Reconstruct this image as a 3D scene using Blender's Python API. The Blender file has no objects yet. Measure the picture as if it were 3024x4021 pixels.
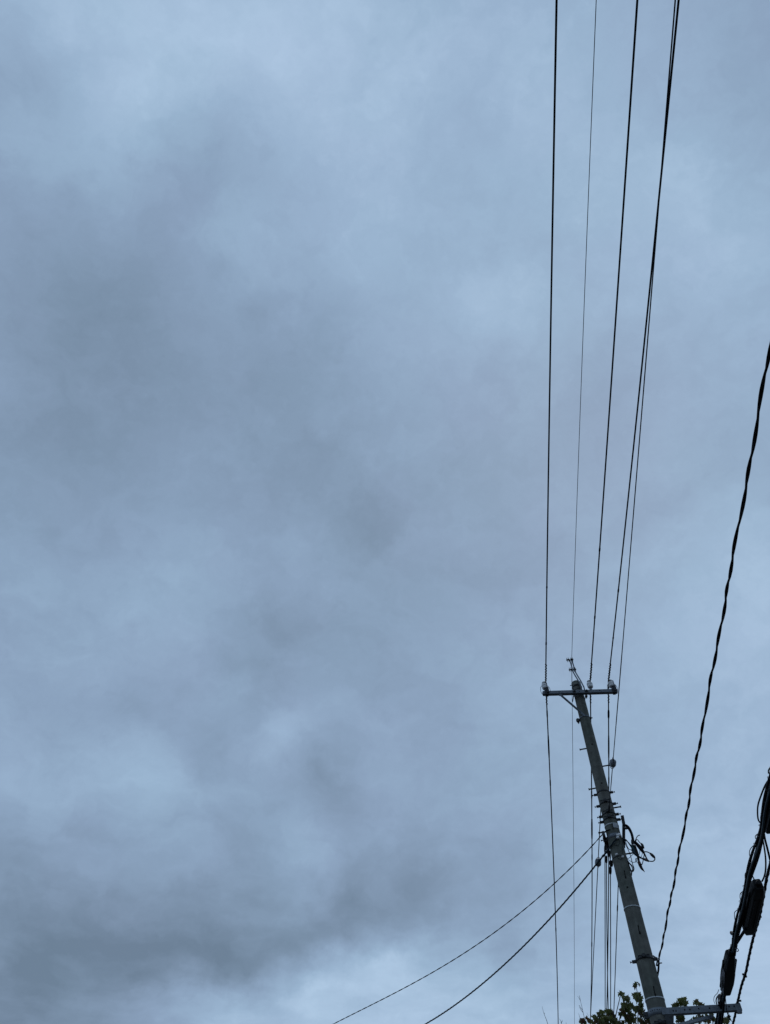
import bpy, bmesh, math, random
import numpy as np
from mathutils import Vector, Matrix

random.seed(7)
SC = bpy.context.scene
COL = SC.collection

# ------------------------------------------------------------------ camera
F_PX, CU, CV = 3020.0, 1512.0, 2010.5
PITCH = math.radians(52.2)
CAM = np.array([0.0, 0.0, 1.6])
FWD = np.array([0, math.cos(PITCH), math.sin(PITCH)])
UP = np.array([0, -math.sin(PITCH), math.cos(PITCH)])
RIGHT = np.array([1.0, 0, 0])

cam_data = bpy.data.cameras.new('camera')
cam = bpy.data.objects.new('camera', cam_data)
COL.objects.link(cam)
cam.location = CAM
cam.rotation_euler = (math.radians(90) + PITCH, 0, 0)
cam_data.sensor_fit = 'VERTICAL'
cam_data.sensor_height = 36.0
cam_data.lens = 36.0 * F_PX / 4021.0
cam_data.clip_start = 0.05
cam_data.clip_end = 3000
SC.camera = cam


def ray(u, v):                      # direction seen at a point of the photograph, unit depth
    return FWD + RIGHT * (u - CU) / F_PX + UP * (CV - v) / F_PX


# ------------------------------------------------------------------ sky
SUN_EL, SUN_AZ = math.radians(55), math.radians(25)
world = bpy.data.worlds.new('World')
SC.world = world
world.use_nodes = True
nt = world.node_tree
nt.nodes.clear()
N, L = nt.nodes, nt.links


def node(kind, **kw):
    n = N.new(kind)
    for k, v in kw.items():
        setattr(n, k, v)
    return n


def math_node(op, a, b=None, c=None):
    n = node('ShaderNodeMath', operation=op)
    for i, x in enumerate((a, b, c)):
        if x is None:
            continue
        if isinstance(x, (int, float)):
            n.inputs[i].default_value = x
        else:
            L.new(x, n.inputs[i])
    return n.outputs[0]


def vec_node(op, a, b=None, out=0, scale=None):
    n = node('ShaderNodeVectorMath', operation=op)
    for i, x in enumerate((a, b)):
        if x is None:
            continue
        if isinstance(x, (tuple, list)):
            n.inputs[i].default_value = x
        else:
            L.new(x, n.inputs[i])
    if scale is not None:
        n.inputs['Scale'].default_value = scale
    return n.outputs[out]


def noise(vec, scale, detail, rough=0.5, colour=False):
    n = node('ShaderNodeTexNoise')
    n.inputs['Scale'].default_value = scale
    n.inputs['Detail'].default_value = detail
    n.inputs['Roughness'].default_value = rough
    L.new(vec, n.inputs['Vector'])
    return n.outputs['Color' if colour else 'Fac']


# thickness of the cloud deck, sampled by direction (brightness where the deck is thin)
SKY_U = [0, 378, 756, 1134, 1512, 1890, 2268, 2646, 3024]
SKY_V = [0, 335, 670, 1005, 1340, 1675, 2010, 2345, 2680, 3015, 3350, 3685, 4021]
SKY_T = [
    [176, 185, 190, 190, 183, 180, 177, 173, 168],
    [170, 182, 188, 188, 187, 183, 180, 176, 167],
    [166, 172, 168, 174, 183, 183, 180, 178, 174],
    [153, 152, 156, 162, 173, 179, 181, 182, 180],
    [150, 148, 149, 154, 167, 175, 177, 174, 170],
    [152, 148, 150, 153, 159, 164, 163, 161, 167],
    [152, 150, 154, 155, 154, 159, 162, 168, 172],
    [163, 163, 162, 159, 153, 158, 165, 174, 184],
    [162, 163, 161, 154, 157, 165, 170, 177, 183],
    [164, 166, 166, 160, 163, 166, 170, 176, 178],
    [151, 157, 161, 160, 158, 163, 168, 181, 188],
    [128, 131, 130, 138, 144, 153, 168, 182, 187],
    [131, 143, 162, 182, 192, 189, 187, 190, 192]]
SKY_X = [tuple(map(int, q.split(','))) for q in '''455,400,188 772,382,178 1045,330,190 727,510,170 618,655,165 945,718,163 1000,936,174 1182,636,182 1209,1018,168 1363,1018,178 1418,1272,166 1227,1318,152
300,909,150 40,818,152 454,1209,142 227,1045,148 272,1454,146 818,1590,148 1136,1545,150 863,1818,158 1136,1954,149 1363,1954,146 30,136,169 36,272,160 95,55,178
1675,318,187 1812,300,180 2103,318,185 1748,563,174 1621,727,182 1921,936,171 2194,1027,172 1903,1181,183 1648,1136,171 1966,1363,171 2694,772,184 2985,118,162 2966,409,169
1876,1590,159 2285,1600,157 1694,1818,156 2785,1363,172 2739,1636,168 636,2065,160 754,2237,166 90,2190,164 500,2465,167 1072,2483,146 1000,2637,152 1182,2146,165 1409,2146,149
1272,2555,157 545,2719,155 227,2782,157 790,2937,152 810,3019,154 654,3082,177 509,3073,175 300,3146,172 54,3037,173 90,3173,161 1118,2919,175 954,3019,160 1300,3082,147 1209,2992,155
1490,3146,167 363,3282,155 772,3273,163 1182,3346,169 454,3410,161 136,3419,153 954,3510,147 727,3646,131 1409,3464,146 1409,3573,136 818,3737,125 363,3691,126 90,3828,124 272,3855,130
1182,3764,148 1318,3782,182 1454,3764,193 1409,3692,158 909,3828,150 909,3937,184 636,3891,154 772,3873,169 545,3991,162 318,3964,144 100,3990,131 1921,2600,167 1784,2737,158
2012,2873,172 1921,3373,158 1784,3510,143 1648,3464,140 2012,3510,151 1921,3600,156 1584,3628,148 1566,3673,162 1694,3737,177 1603,3782,192 2021,3737,162 1876,3828,184 2103,3873,178
2512,3328,186 2785,3600,187 2694,3373,183 2876,2828,180 2966,2283,189 2512,2283,171 2557,2919,172 2648,3828,185 1200,3900,190 1000,3760,134 1100,3690,138 1250,3660,140 500,3830,128 378,3950,136 700,3975,164 560,3905,143 200,3920,128 620,3780,128 1380,3060,153 1240,3125,151 1430,3140,153 1060,3080,160 1700,3590,150 1850,3480,150'''.split()]


def unit(d):
    return d / np.linalg.norm(d)


def sky_fit():
    """soft lumps of cloud by direction: a coarse layer of wide ones and a finer layer of small ones"""
    T = np.array(SKY_T, float)
    feats = [(u, v) for u, v, _ in SKY_X]
    samples = []
    for i in range(33):
        for j in range(43):
            u, v = 3024 * i / 32, 4021 * j / 42
            a = min(int(u / 378), 7); b = min(int(v / 335.1), 11)
            fu, fv = (u - SKY_U[a]) / 378, (v - SKY_V[b]) / (SKY_V[b + 1] - SKY_V[b])
            t = (T[b, a] * (1 - fu) + T[b, a + 1] * fu) * (1 - fv) + (T[b + 1, a] * (1 - fu) + T[b + 1, a + 1] * fu) * fv
            near = min(math.hypot(u - x, v - y) for x, y in feats)
            samples.append((u, v, t, 0.03 if near < 110 else 0.12 if near < 200 else 0.5))
    samples += [(u, v, t, 5.0) for u, v, t in SKY_X]
    base = 165.0
    D = np.array([unit(ray(u, v)) for u, v, _, _ in samples])
    t = np.array([s[2] for s in samples]) - base
    w2 = np.array([s[3] for s in samples])
    C, K, P = [], [], []
    for j in range(10):
        for i in range(8):
            u, v = -60 + 3144 * i / 7 + (j % 2) * 60, -60 + 4141 * j / 9
            C.append(unit(ray(u, v)))
            K.append(1 / (0.125 / math.sqrt(np.linalg.norm(ray(u, v)))) ** 2)
            P.append(0.3)
    for n, (u, v) in enumerate(feats):
        gap = sorted(math.hypot(u - x, v - y) for x, y in feats)[1:3]
        C.append(unit(ray(u, v)))
        sg = min(max(sum(gap) / 2 * 0.62, 75), 150) / F_PX / np.linalg.norm(ray(u, v))
        K.append(1 / sg ** 2)
        P.append(0.8)
    C, K = np.array(C), np.array(K)
    A = np.exp(K[None] * (D @ C.T - 1))
    x = np.linalg.solve((A * w2[:, None]).T @ A + np.diag(P), (A * w2[:, None]).T @ t)
    return base, C, K, x


tc = node('ShaderNodeTexCoord')
direction = tc.outputs['Generated']
warp = vec_node('SUBTRACT', noise(direction, 5.0, 4.0, 0.5, True), (0.5, 0.5, 0.5))
warp2 = vec_node('SUBTRACT', noise(direction, 17.0, 5.0, 0.6, True), (0.5, 0.5, 0.5))
warped = vec_node('NORMALIZE', vec_node('ADD', vec_node('ADD', direction, vec_node('SCALE', warp, scale=0.095)), vec_node('SCALE', warp2, scale=0.06)))
base, CC, KK, WW = sky_fit()
acc = (base - 125) / 70.0
for c, k, w in zip(CC, KK, WW):
    e = math_node('EXPONENT', math_node('MULTIPLY_ADD', vec_node('DOT_PRODUCT', warped, tuple(c), out=1), float(k), -float(k)))
    acc = math_node('MULTIPLY_ADD', e, float(w) / 70.0, acc)
# wisps: a noise on the level sheet of the cloud base, finer towards the horizon as perspective makes it
sep = node('ShaderNodeSeparateXYZ')
L.new(direction, sep.inputs[0])
zc = math_node('MAXIMUM', sep.outputs['Z'], 0.06)
comb = node('ShaderNodeCombineXYZ')
L.new(math_node('DIVIDE', sep.outputs['X'], zc), comb.inputs[0])
L.new(math_node('DIVIDE', sep.outputs['Y'], zc), comb.inputs[1])
sheet = vec_node('ADD', comb.outputs[0], vec_node('SCALE', warp, scale=0.35))
w1 = noise(sheet, 2.6, 7.0, 0.58)
w2 = noise(vec_node('ADD', sheet, vec_node('SCALE', warp2, scale=0.25)), 7.0, 6.0, 0.55)
acc = math_node('MULTIPLY_ADD', math_node('SUBTRACT', w1, 0.5), 0.28, acc)
acc = math_node('MULTIPLY_ADD', math_node('SUBTRACT', w2, 0.5), 0.38, acc)

ramp = node('ShaderNodeValToRGB')
L.new(acc, ramp.inputs[0])


def lin(c):
    c = c / 255.0
    return c / 12.92 if c <= 0.04045 else ((c + 0.055) / 1.055) ** 2.4


def rgb(r, g, b):
    return (lin(r), lin(g), lin(b), 1.0)


els = ramp.color_ramp.elements
els[0].position, els[0].color = 0.0, rgb(108, 128, 149)
els[1].position, els[1].color = 1.0, rgb(174, 199, 225)
for p, c in ((0.25, (124, 145, 169)), (0.5, (139, 162, 189)), (0.75, (154, 180, 207))):
    e = els.new(p)
    e.color = rgb(*c)
# the deck is a shade more violet or more teal from patch to patch
hue = noise(warped, 6.5, 2.0, 0.5)
tint = node('ShaderNodeValToRGB')
L.new(hue, tint.inputs[0])
te = tint.color_ramp.elements
te[0].position, te[0].color = 0.36, (1.008, 0.997, 1.003, 1)
te[1].position, te[1].color = 0.64, (0.992, 1.003, 0.997, 1)
mul = node('ShaderNodeMix', data_type='RGBA', blend_type='MULTIPLY')
mul.inputs[0].default_value = 1.0
L.new(ramp.outputs[0], mul.inputs[6])
L.new(tint.outputs[0], mul.inputs[7])
up10 = vec_node('SCALE', mul.outputs[2], scale=10.0)
nish = node('ShaderNodeTexSky', sky_type='NISHITA')
nish.sun_disc = False
nish.sun_elevation = SUN_EL
nish.sun_rotation = SUN_AZ
cover = node('ShaderNodeMix', data_type='RGBA', blend_type='MIX')
cover.inputs[0].default_value = 0.97            # how much of the clear sky the deck hides
L.new(nish.outputs[0], cover.inputs[6])
L.new(up10, cover.inputs[7])
bg = node('ShaderNodeBackground')
bg.inputs['Strength'].default_value = 0.1
L.new(cover.outputs[2], bg.inputs['Color'])
wo = node('ShaderNodeOutputWorld')
L.new(bg.outputs[0], wo.inputs['Surface'])

# ------------------------------------------------------------------ veiled sun and exposure
sun_data = bpy.data.lights.new('sun', 'SUN')
sun_data.energy = 0.5
sun_data.angle = math.radians(25)
sun_data.color = (1.0, 0.97, 0.92)
sun = bpy.data.objects.new('sun', sun_data)
COL.objects.link(sun)
sd = Vector((math.sin(SUN_AZ) * math.cos(SUN_EL), math.cos(SUN_AZ) * math.cos(SUN_EL), math.sin(SUN_EL)))
sun.rotation_euler = (-sd).to_track_quat('-Z', 'Y').to_euler()
sun.location = sd * 60
SC.view_settings.view_transform = 'Standard'
SC.view_settings.look = 'None'
SC.view_settings.exposure = 0.0
SC.view_settings.gamma = 1.0
SC.view_settings.use_curve_mapping = False


# ------------------------------------------------------------------ materials
def material(name, colour, rough=0.6, metal=0.0, vary=0.25, scale=14.0, bump=0.0, streak=None, second=None, translucent=0.0, spec=0.25):
    m = bpy.data.materials.new(name)
    m.use_nodes = True
    t = m.node_tree
    b = t.nodes['Principled BSDF']
    b.inputs['Roughness'].default_value = rough
    b.inputs['Metallic'].default_value = metal
    b.inputs['Specular IOR Level'].default_value = spec
    geo = t.nodes.new('ShaderNodeNewGeometry')
    mp = t.nodes.new('ShaderNodeMapping')
    mp.inputs['Scale'].default_value = streak or (1, 1, 1)
    t.links.new(geo.outputs['Position'], mp.inputs['Vector'])
    nz = t.nodes.new('ShaderNodeTexNoise')
    nz.inputs['Scale'].default_value = scale
    nz.inputs['Detail'].default_value = 6
    t.links.new(mp.outputs[0], nz.inputs['Vector'])
    cr = t.nodes.new('ShaderNodeValToRGB')
    c2 = second or tuple(x * (1 + vary) for x in colour)
    cr.color_ramp.elements[0].position = 0.3
    cr.color_ramp.elements[1].position = 0.7
    cr.color_ramp.elements[0].color = (*[x * (1 - vary) for x in colour], 1)
    cr.color_ramp.elements[1].color = (*c2, 1)
    t.links.new(nz.outputs['Fac'], cr.inputs[0])
    t.links.new(cr.outputs[0], b.inputs['Base Color'])
    if bump:
        bp = t.nodes.new('ShaderNodeBump')
        bp.inputs['Strength'].default_value = bump
        bp.inputs['Distance'].default_value = 0.01
        t.links.new(nz.outputs['Fac'], bp.inputs['Height'])
        t.links.new(bp.outputs[0], b.inputs['Normal'])
    if translucent:
        tr = t.nodes.new('ShaderNodeBsdfTranslucent')
        t.links.new(cr.outputs[0], tr.inputs['Color'])
        mx = t.nodes.new('ShaderNodeMixShader')
        mx.inputs[0].default_value = translucent
        t.links.new(b.outputs[0], mx.inputs[1])
        t.links.new(tr.outputs[0], mx.inputs[2])
        t.links.new(mx.outputs[0], t.nodes['Material Output'].inputs['Surface'])
    return m


def concrete_material():
    m = material('weathered_concrete', (0.124, 0.127, 0.121), 0.9, 0, 0.22, 9.0, 0.35)
    t = m.node_tree
    b = t.nodes['Principled BSDF']
    geo = [n for n in t.nodes if n.type == 'NEW_GEOMETRY'][0]
    mp = t.nodes.new('ShaderNodeMapping')
    mp.inputs['Scale'].default_value = (14, 14, 0.55)
    t.links.new(geo.outputs['Position'], mp.inputs['Vector'])
    nz = t.nodes.new('ShaderNodeTexNoise')
    nz.inputs['Scale'].default_value = 1.0
    nz.inputs['Detail'].default_value = 5
    t.links.new(mp.outputs[0], nz.inputs['Vector'])
    cr = t.nodes.new('ShaderNodeValToRGB')
    cr.color_ramp.elements[0].position, cr.color_ramp.elements[0].color = 0.3, (0.8, 0.8, 0.8, 1)
    cr.color_ramp.elements[1].position, cr.color_ramp.elements[1].color = 0.7, (1.15, 1.15, 1.13, 1)
    t.links.new(nz.outputs['Fac'], cr.inputs[0])
    big = t.nodes.new('ShaderNodeTexNoise')
    big.inputs['Scale'].default_value = 1.6
    big.inputs['Detail'].default_value = 3
    t.links.new(geo.outputs['Position'], big.inputs['Vector'])
    cb = t.nodes.new('ShaderNodeValToRGB')
    cb.color_ramp.elements[0].position, cb.color_ramp.elements[0].color = 0.35, (0.8, 0.86, 0.78, 1)
    cb.color_ramp.elements[1].position, cb.color_ramp.elements[1].color = 0.65, (1.12, 1.06, 1.0, 1)
    t.links.new(big.outputs['Fac'], cb.inputs[0])
    src = [l for l in t.links if l.to_socket == b.inputs['Base Color']][0].from_socket
    for r in (cr, cb):
        mu = t.nodes.new('ShaderNodeMix')
        mu.data_type, mu.blend_type = 'RGBA', 'MULTIPLY'
        mu.inputs[0].default_value = 1.0
        t.links.new(src, mu.inputs[6])
        t.links.new(r.outputs[0], mu.inputs[7])
        src = mu.outputs[2]
    t.links.new(src, b.inputs['Base Color'])
    return m


M = dict(
    concrete=concrete_material(),
    steel=material('galvanised_steel', (0.155, 0.175, 0.20), 0.6, 0.25, 0.22, 22),
    dark_steel=material('weathered_steel', (0.045, 0.048, 0.052), 0.65, 0.2, 0.3, 25),
    black=material('black_insulation', (0.006, 0.006, 0.010), 0.7, 0, 0.3, 12, spec=0.08),
    faded=material('faded_black_sheath', (0.009, 0.010, 0.016), 0.7, 0, 0.35, 9, spec=0.08),
    grey_wire=material('grey_strand', (0.03, 0.036, 0.042), 0.5, 0.2, 0.2, 30),
    blue_wire=material('blue_black_sheath', (0.012, 0.030, 0.045), 0.5, 0, 0.3, 15),
    teal=material('teal_sheath', (0.015, 0.06, 0.075), 0.5, 0, 0.3, 15),
    tape=material('brown_tape', (0.09, 0.05, 0.045), 0.7, 0, 0.3, 25),
    white=material('white_porcelain', (0.70, 0.70, 0.70), 0.3, 0, 0.06, 20, spec=0.5),
    glaze=material('grey_porcelain', (0.15, 0.17, 0.20), 0.3, 0, 0.2, 20, spec=0.5),
    plastic=material('black_plastic', (0.008, 0.008, 0.010), 0.6, 0, 0.3, 18, 0.15, spec=0.2),
    greyplastic=material('grey_plastic', (0.13, 0.13, 0.15), 0.6, 0, 0.2, 18),
    band=material('pale_band', (0.42, 0.45, 0.46), 0.6, 0.1, 0.15, 20),
    plate=material('pale_plate', (0.34, 0.36, 0.38), 0.6, 0, 0.3, 30),
    hole=material('dark_hole', (0.012, 0.012, 0.012), 0.9, 0, 0.2, 10),
    bark=material('grey_brown_bark', (0.07, 0.058, 0.047), 0.9, 0, 0.35, 18, 0.5),
    twig=material('bare_twig', (0.06, 0.05, 0.05), 0.9, 0, 0.3, 20),
    leaf=material('green_leaf', (0.085, 0.098, 0.030), 0.55, 0, 0.35, 3.0, 0, None, None, 0.4),
    leaf_red=material('reddish_leaf', (0.10, 0.045, 0.032), 0.6, 0, 0.3, 5.0, 0, None, (0.10, 0.075, 0.03), 0.4),
    ground=material('asphalt_ground', (0.06, 0.06, 0.058), 0.95, 0, 0.25, 0.7, 0.3),
)


# ------------------------------------------------------------------ mesh helpers
def V(p):
    return Vector((float(p[0]), float(p[1]), float(p[2])))


def frame(d):
    d = V(d).normalized()
    a = Vector((0, 0, 1)) if abs(d.z) < 0.9 else Vector((1, 0, 0))
    x = a.cross(d).normalized()
    return x, d.cross(x).normalized(), d


def tube(bm, pts, r, sides=8, caps=True):
    pts = [V(p) for p in pts]
    n = len(pts)
    rr = [r] * n if isinstance(r, (int, float)) else list(r)
    x, y, d = frame(pts[1] - pts[0])
    rings, prev = [], d
    for i, p in enumerate(pts):
        t = (pts[min(i + 1, n - 1)] - pts[max(i - 1, 0)])
        if t.length < 1e-9:
            t = prev.copy()
        t.normalize()
        q = prev.rotation_difference(t)
        x = q @ x
        x = (x - t * x.dot(t)).normalized()
        y = t.cross(x)
        prev = t
        rings.append([bm.verts.new(p + (x * math.cos(2 * math.pi * k / sides) + y * math.sin(2 * math.pi * k / sides)) * rr[i]) for k in range(sides)])
    for a, b in zip(rings, rings[1:]):
        for k in range(sides):
            f = bm.faces.new((a[k], a[(k + 1) % sides], b[(k + 1) % sides], b[k]))
            f.smooth = True
    if caps:
        bm.faces.new(rings[0][::-1])
        bm.faces.new(rings[-1])


def smooth_path(pts, per=6):
    P = [V(p) for p in pts]
    out = []
    for i in range(len(P) - 1):
        p0, p1, p2, p3 = P[max(i - 1, 0)], P[i], P[i + 1], P[min(i + 2, len(P) - 1)]
        for k in range(per):
            t = k / per
            out.append(0.5 * ((2 * p1) + (p2 - p0) * t + (2 * p0 - 5 * p1 + 4 * p2 - p3) * t * t + (3 * p1 - p0 - 3 * p2 + p3) * t ** 3))
    out.append(P[-1])
    return out


def lathe(bm, prof, origin, axis, sides=20):
    x, y, d = frame(axis)
    o = V(origin)
    rings = [[bm.verts.new(o + d * h + (x * math.cos(2 * math.pi * k / sides) + y * math.sin(2 * math.pi * k / sides)) * max(r, 1e-4)) for k in range(sides)] for r, h in prof]
    for a, b in zip(rings, rings[1:]):
        for k in range(sides):
            f = bm.faces.new((a[k], a[(k + 1) % sides], b[(k + 1) % sides], b[k]))
            f.smooth = True
    bm.faces.new(rings[0][::-1])
    bm.faces.new(rings[-1])


def box(bm, c, ax, ay, az, sx, sy, sz, bevel=0.0):
    """box of full sizes sx, sy, sz along the three unit axes"""
    c, ax, ay, az = V(c), V(ax).normalized(), V(ay).normalized(), V(az).normalized()
    b2 = bmesh.new()
    vs = {}
    for i in (-1, 1):
        for j in (-1, 1):
            for k in (-1, 1):
                vs[i, j, k] = b2.verts.new(c + ax * (i * sx / 2) + ay * (j * sy / 2) + az * (k * sz / 2))
    for q in (((-1, -1, -1), (-1, -1, 1), (-1, 1, 1), (-1, 1, -1)), ((1, -1, -1), (1, 1, -1), (1, 1, 1), (1, -1, 1)),
              ((-1, -1, -1), (1, -1, -1), (1, -1, 1), (-1, -1, 1)), ((-1, 1, -1), (-1, 1, 1), (1, 1, 1), (1, 1, -1)),
              ((-1, -1, -1), (-1, 1, -1), (1, 1, -1), (1, -1, -1)), ((-1, -1, 1), (1, -1, 1), (1, 1, 1), (-1, 1, 1))):
        b2.faces.new([vs[k] for k in q])
    bmesh.ops.recalc_face_normals(b2, faces=b2.faces)
    if bevel:
        bmesh.ops.bevel(b2, geom=list(b2.edges), offset=bevel, segments=2, affect='EDGES')
    me = bpy.data.meshes.new('tmp')
    b2.to_mesh(me)
    b2.free()
    bm.from_mesh(me)
    bpy.data.meshes.remove(me)


def beam(bm, a, b, up, w, h, bevel=0.0, ext=0.0):
    a, b = V(a), V(b)
    d = (b - a).normalized()
    s = d.cross(V(up)).normalized()
    u = s.cross(d)
    box(bm, (a + b) / 2, d, s, u, (b - a).length + 2 * ext, w, h, bevel)


def obj(name, bm, mat, parent=None, label=None, origin=None):
    me = bpy.data.meshes.new(name)
    bmesh.ops.recalc_face_normals(bm, faces=bm.faces)
    o = bpy.data.objects.new(name, me)
    COL.objects.link(o)
    base = Vector((0, 0, 0))
    if parent is not None:
        base = Vector(parent['_base'])
        o.parent = parent
        o['_base'] = parent['_base']
    elif origin is not None:
        base = V(origin)
        o.location = base
        o['_base'] = tuple(base)
    else:
        o['_base'] = (0.0, 0.0, 0.0)
    bmesh.ops.translate(bm, verts=bm.verts, vec=-base)
    bm.to_mesh(me)
    bm.free()
    for m in (mat if isinstance(mat, (list, tuple)) else [mat]):
        me.materials.append(m)
    if label:
        o['label'] = label
    return o


def thing(name, label, cat, loc, group=None):
    o = bpy.data.objects.new(name, None)
    COL.objects.link(o)
    o.empty_display_size = 0.2
    o.location = V(loc)
    o['_base'] = tuple(float(x) for x in loc)
    return tag(o, label, cat, group)


def tag(o, label, cat, group=None):
    o['label'], o['category'] = label, cat
    if group:
        o['group'] = group
    return o


def one(fn, *a, **k):
    bm = bmesh.new()
    fn(bm, *a, **k)
    return bm


# ------------------------------------------------------------------ placing
POLE = np.array([4.049, 12.863])
HDIR = POLE / np.linalg.norm(POLE)                 # horizontal direction from the viewer to the pole
SIDE = np.array([HDIR[1], -HDIR[0]])               # to the right of it
POLE_TOP = 12.27
H3, S3, Z3 = np.array([*HDIR, 0]), np.array([*SIDE, 0]), np.array([0, 0, 1.0])


def pole_r(z):
    return 0.098 + (POLE_TOP - z) / 145.0


def at_pole(u, v, off=0.0):
    D = ray(u, v)
    return CAM + D * ((HDIR @ POLE - off) / (HDIR @ D[:2]))


def on_pole(u, v, lift=0.0):                        # a point of the pole's near skin
    off = 0.1
    for _ in range(12):
        p = at_pole(u, v, off)
        s = float(np.clip((p[:2] - POLE) @ SIDE, -pole_r(p[2]) * 0.97, pole_r(p[2]) * 0.97))
        off = math.sqrt(pole_r(p[2]) ** 2 - s * s) + lift
    return at_pole(u, v, off)


def at_z(u, v, z):
    D = ray(u, v)
    return CAM + D * (z - 1.6) / D[2]


def at_y(u, v, y):
    D = ray(u, v)
    return CAM + D * y / D[1]


def at_plane(u, v, A, az):
    a = math.radians(az)
    n = np.array([math.cos(a), -math.sin(a)])
    D = ray(u, v)
    return CAM + D * (n @ (np.asarray(A)[:2] - CAM[:2])) / (n @ D[:2])


# ------------------------------------------------------------------ ground
bm = bmesh.new()
R_ = 1500
for q in [(-R_, -R_), (R_, -R_), (R_, R_), (-R_, R_)]:
    bm.verts.new((q[0], q[1], 0))
bm.faces.new(bm.verts)
g = obj('ground', bm, M['ground'])
g['kind'] = 'structure'

# ------------------------------------------------------------------ utility pole
pole = thing('utility_pole', 'tall weathered concrete utility pole with steel crossarm near its top', 'utility pole', (POLE[0], POLE[1], 0))
bm = bmesh.new()
prof = [(pole_r(0), -0.3)] + [(pole_r(z), z) for z in np.linspace(0, POLE_TOP - 0.012, 22)] + [(pole_r(POLE_TOP) - 0.012, POLE_TOP)]
lathe(bm, prof, (POLE[0], POLE[1], 0), (0, 0, 1), 48)
obj('pole_shaft', bm, M['concrete'], pole)


def band(z, height=0.04, mat='dark_steel', lug=(1, 1), name='band', gap=0.006, lug_len=0.075, front=False, label=None):
    """steel strap round the pole with its bolted lugs at both sides"""
    bm = bmesh.new()
    r0 = pole_r(z) + gap
    lathe(bm, [(r0 - 0.004, -height / 2), (r0, -height / 2), (r0, height / 2), (r0 - 0.004, height / 2)], (POLE[0], POLE[1], z), (0, 0, 1), 36)
    b = obj(name, bm, M[mat], pole, label)
    for sgn, on in zip((-1, 1), lug):
        if not on:
            continue
        bm = bmesh.new()
        c = np.array([POLE[0], POLE[1], z]) + S3 * sgn * (r0 + lug_len * 0.35)
        for k in (-1, 1):
            box(bm, c + H3 * k * 0.016, S3, H3, Z3, lug_len * 0.75, 0.006, height * 0.95)
        e = np.array([POLE[0], POLE[1], z]) + S3 * sgn * (r0 + lug_len * 0.5)
        tube(bm, [e - H3 * 0.035, e + H3 * 0.035], 0.008, 8)
        tube(bm, [np.array([POLE[0], POLE[1], z - 0.002]) + S3 * sgn * r0 * 0.97, np.array([POLE[0], POLE[1], z - 0.002]) + S3 * sgn * (r0 + lug_len)], 0.008, 8)
        n_ = np.array([POLE[0], POLE[1], z - 0.002]) + S3 * sgn * (r0 + lug_len)
        tube(bm, [n_, n_ + S3 * sgn * 0.012], 0.015, 6)
        obj('lug', bm, M['dark_steel'], b)
    if front:
        bm = bmesh.new()
        c = np.array([POLE[0], POLE[1], z + 0.012]) - H3 * (r0 + 0.02)
        box(bm, c, S3, H3, Z3, 0.05, 0.045, 0.05, 0.006)
        tube(bm, [c - S3 * 0.085 - H3 * 0.01, c + S3 * 0.085 - H3 * 0.01], 0.009, 8)
        for s in (-1, 1):
            tube(bm, [c + S3 * s * 0.085 - H3 * 0.01, c + S3 * s * 0.07 - H3 * 0.01], 0.015, 6)
        obj('clevis', bm, M['dark_steel'], b)
    return b


def zv(u, v):
    return float(on_pole(u, v)[2])


band(zv(2385, 3104), 0.03)
band(zv(2404, 3153), 0.035, front=True)
band(zv(2412, 3192), 0.035, front=True)
band(zv(2418, 3213), 0.035, front=True)
band(zv(2412, 3233), 0.022, 'band', (0, 0), label='pale band around the pole')
band(zv(2410, 3278), 0.07, 'steel', (1, 0), lug_len=0.1)
band(zv(2433, 3360), 0.016, 'dark_steel', (0, 0))
band(zv(2480, 3556), 0.018, 'band', (0, 0), label='pale band around the pole')
band(zv(2530, 3757), 0.04, 'dark_steel', (1, 1), front=True)
band(zv(2567, 3915), 0.018, 'band', (0, 0), label='pale band around the pole')
band(zv(2290, 2812), 0.03, 'steel', (0, 1), lug_len=0.03)

for u, v in ((2325, 2922), (2363, 3075), (2464, 3484)):
    p = on_pole(u, v)
    n = np.array([*(p[:2] - POLE), 0]); n /= np.linalg.norm(n)
    obj('bolt_hole', one(lathe, [(0.016, -0.01), (0.016, 0.003), (0.012, 0.004)], p, n, 14), M['hole'], pole)
for u, v in ((2454, 3433), (2509, 3650), (2570, 3893)):      # dark cast slots
    p = on_pole(u, v)
    n = np.array([*(p[:2] - POLE), 0]); n /= np.linalg.norm(n)
    s = np.cross(n, Z3)
    bm = bmesh.new()
    box(bm, p + Z3 * 0.01, s, n, Z3 - s * 0.07, 0.014, 0.012, 0.13, 0.004)
    box(bm, p - Z3 * 0.05, s, n, Z3, 0.026, 0.014, 0.05, 0.006)
    obj('slot', bm, M['hole'], pole)
for u, v, sgn in ((2303, 2939, -1), (2367, 3009, 1), (2339, 3095, -1), (2411, 3172, 1), (2375, 3267, -1), (2460, 3353, 1)):
    z = float(at_pole(u, v)[2])
    c = np.array([POLE[0], POLE[1], z])
    r = pole_r(z)
    bm = bmesh.new()
    tube(bm, [c + S3 * sgn * (r - 0.02), c + S3 * sgn * (r + 0.125)], 0.013, 10)
    tube(bm, [c + S3 * sgn * (r + 0.118), c + S3 * sgn * (r + 0.132)], 0.021, 12)
    obj('step_bolt', bm, M['dark_steel'], pole)

# aluminium number plate stub and rust-stained tie
p0 = on_pole(2416, 3241, 0.006)
n = np.array([*(p0[:2] - POLE), 0]); n /= np.linalg.norm(n)
s = np.cross(n, Z3)
bm = bmesh.new()
box(bm, p0, s, n, Z3, 0.10, 0.006, 0.085, 0.002)
obj('number_plate', bm, M['plate'], pole)
p0 = on_pole(2406, 3243, 0.012)
obj('tie_strap', one(box, p0, s, n, Z3, 0.014, 0.02, 0.10, 0.003), M['dark_steel'], pole)

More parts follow.
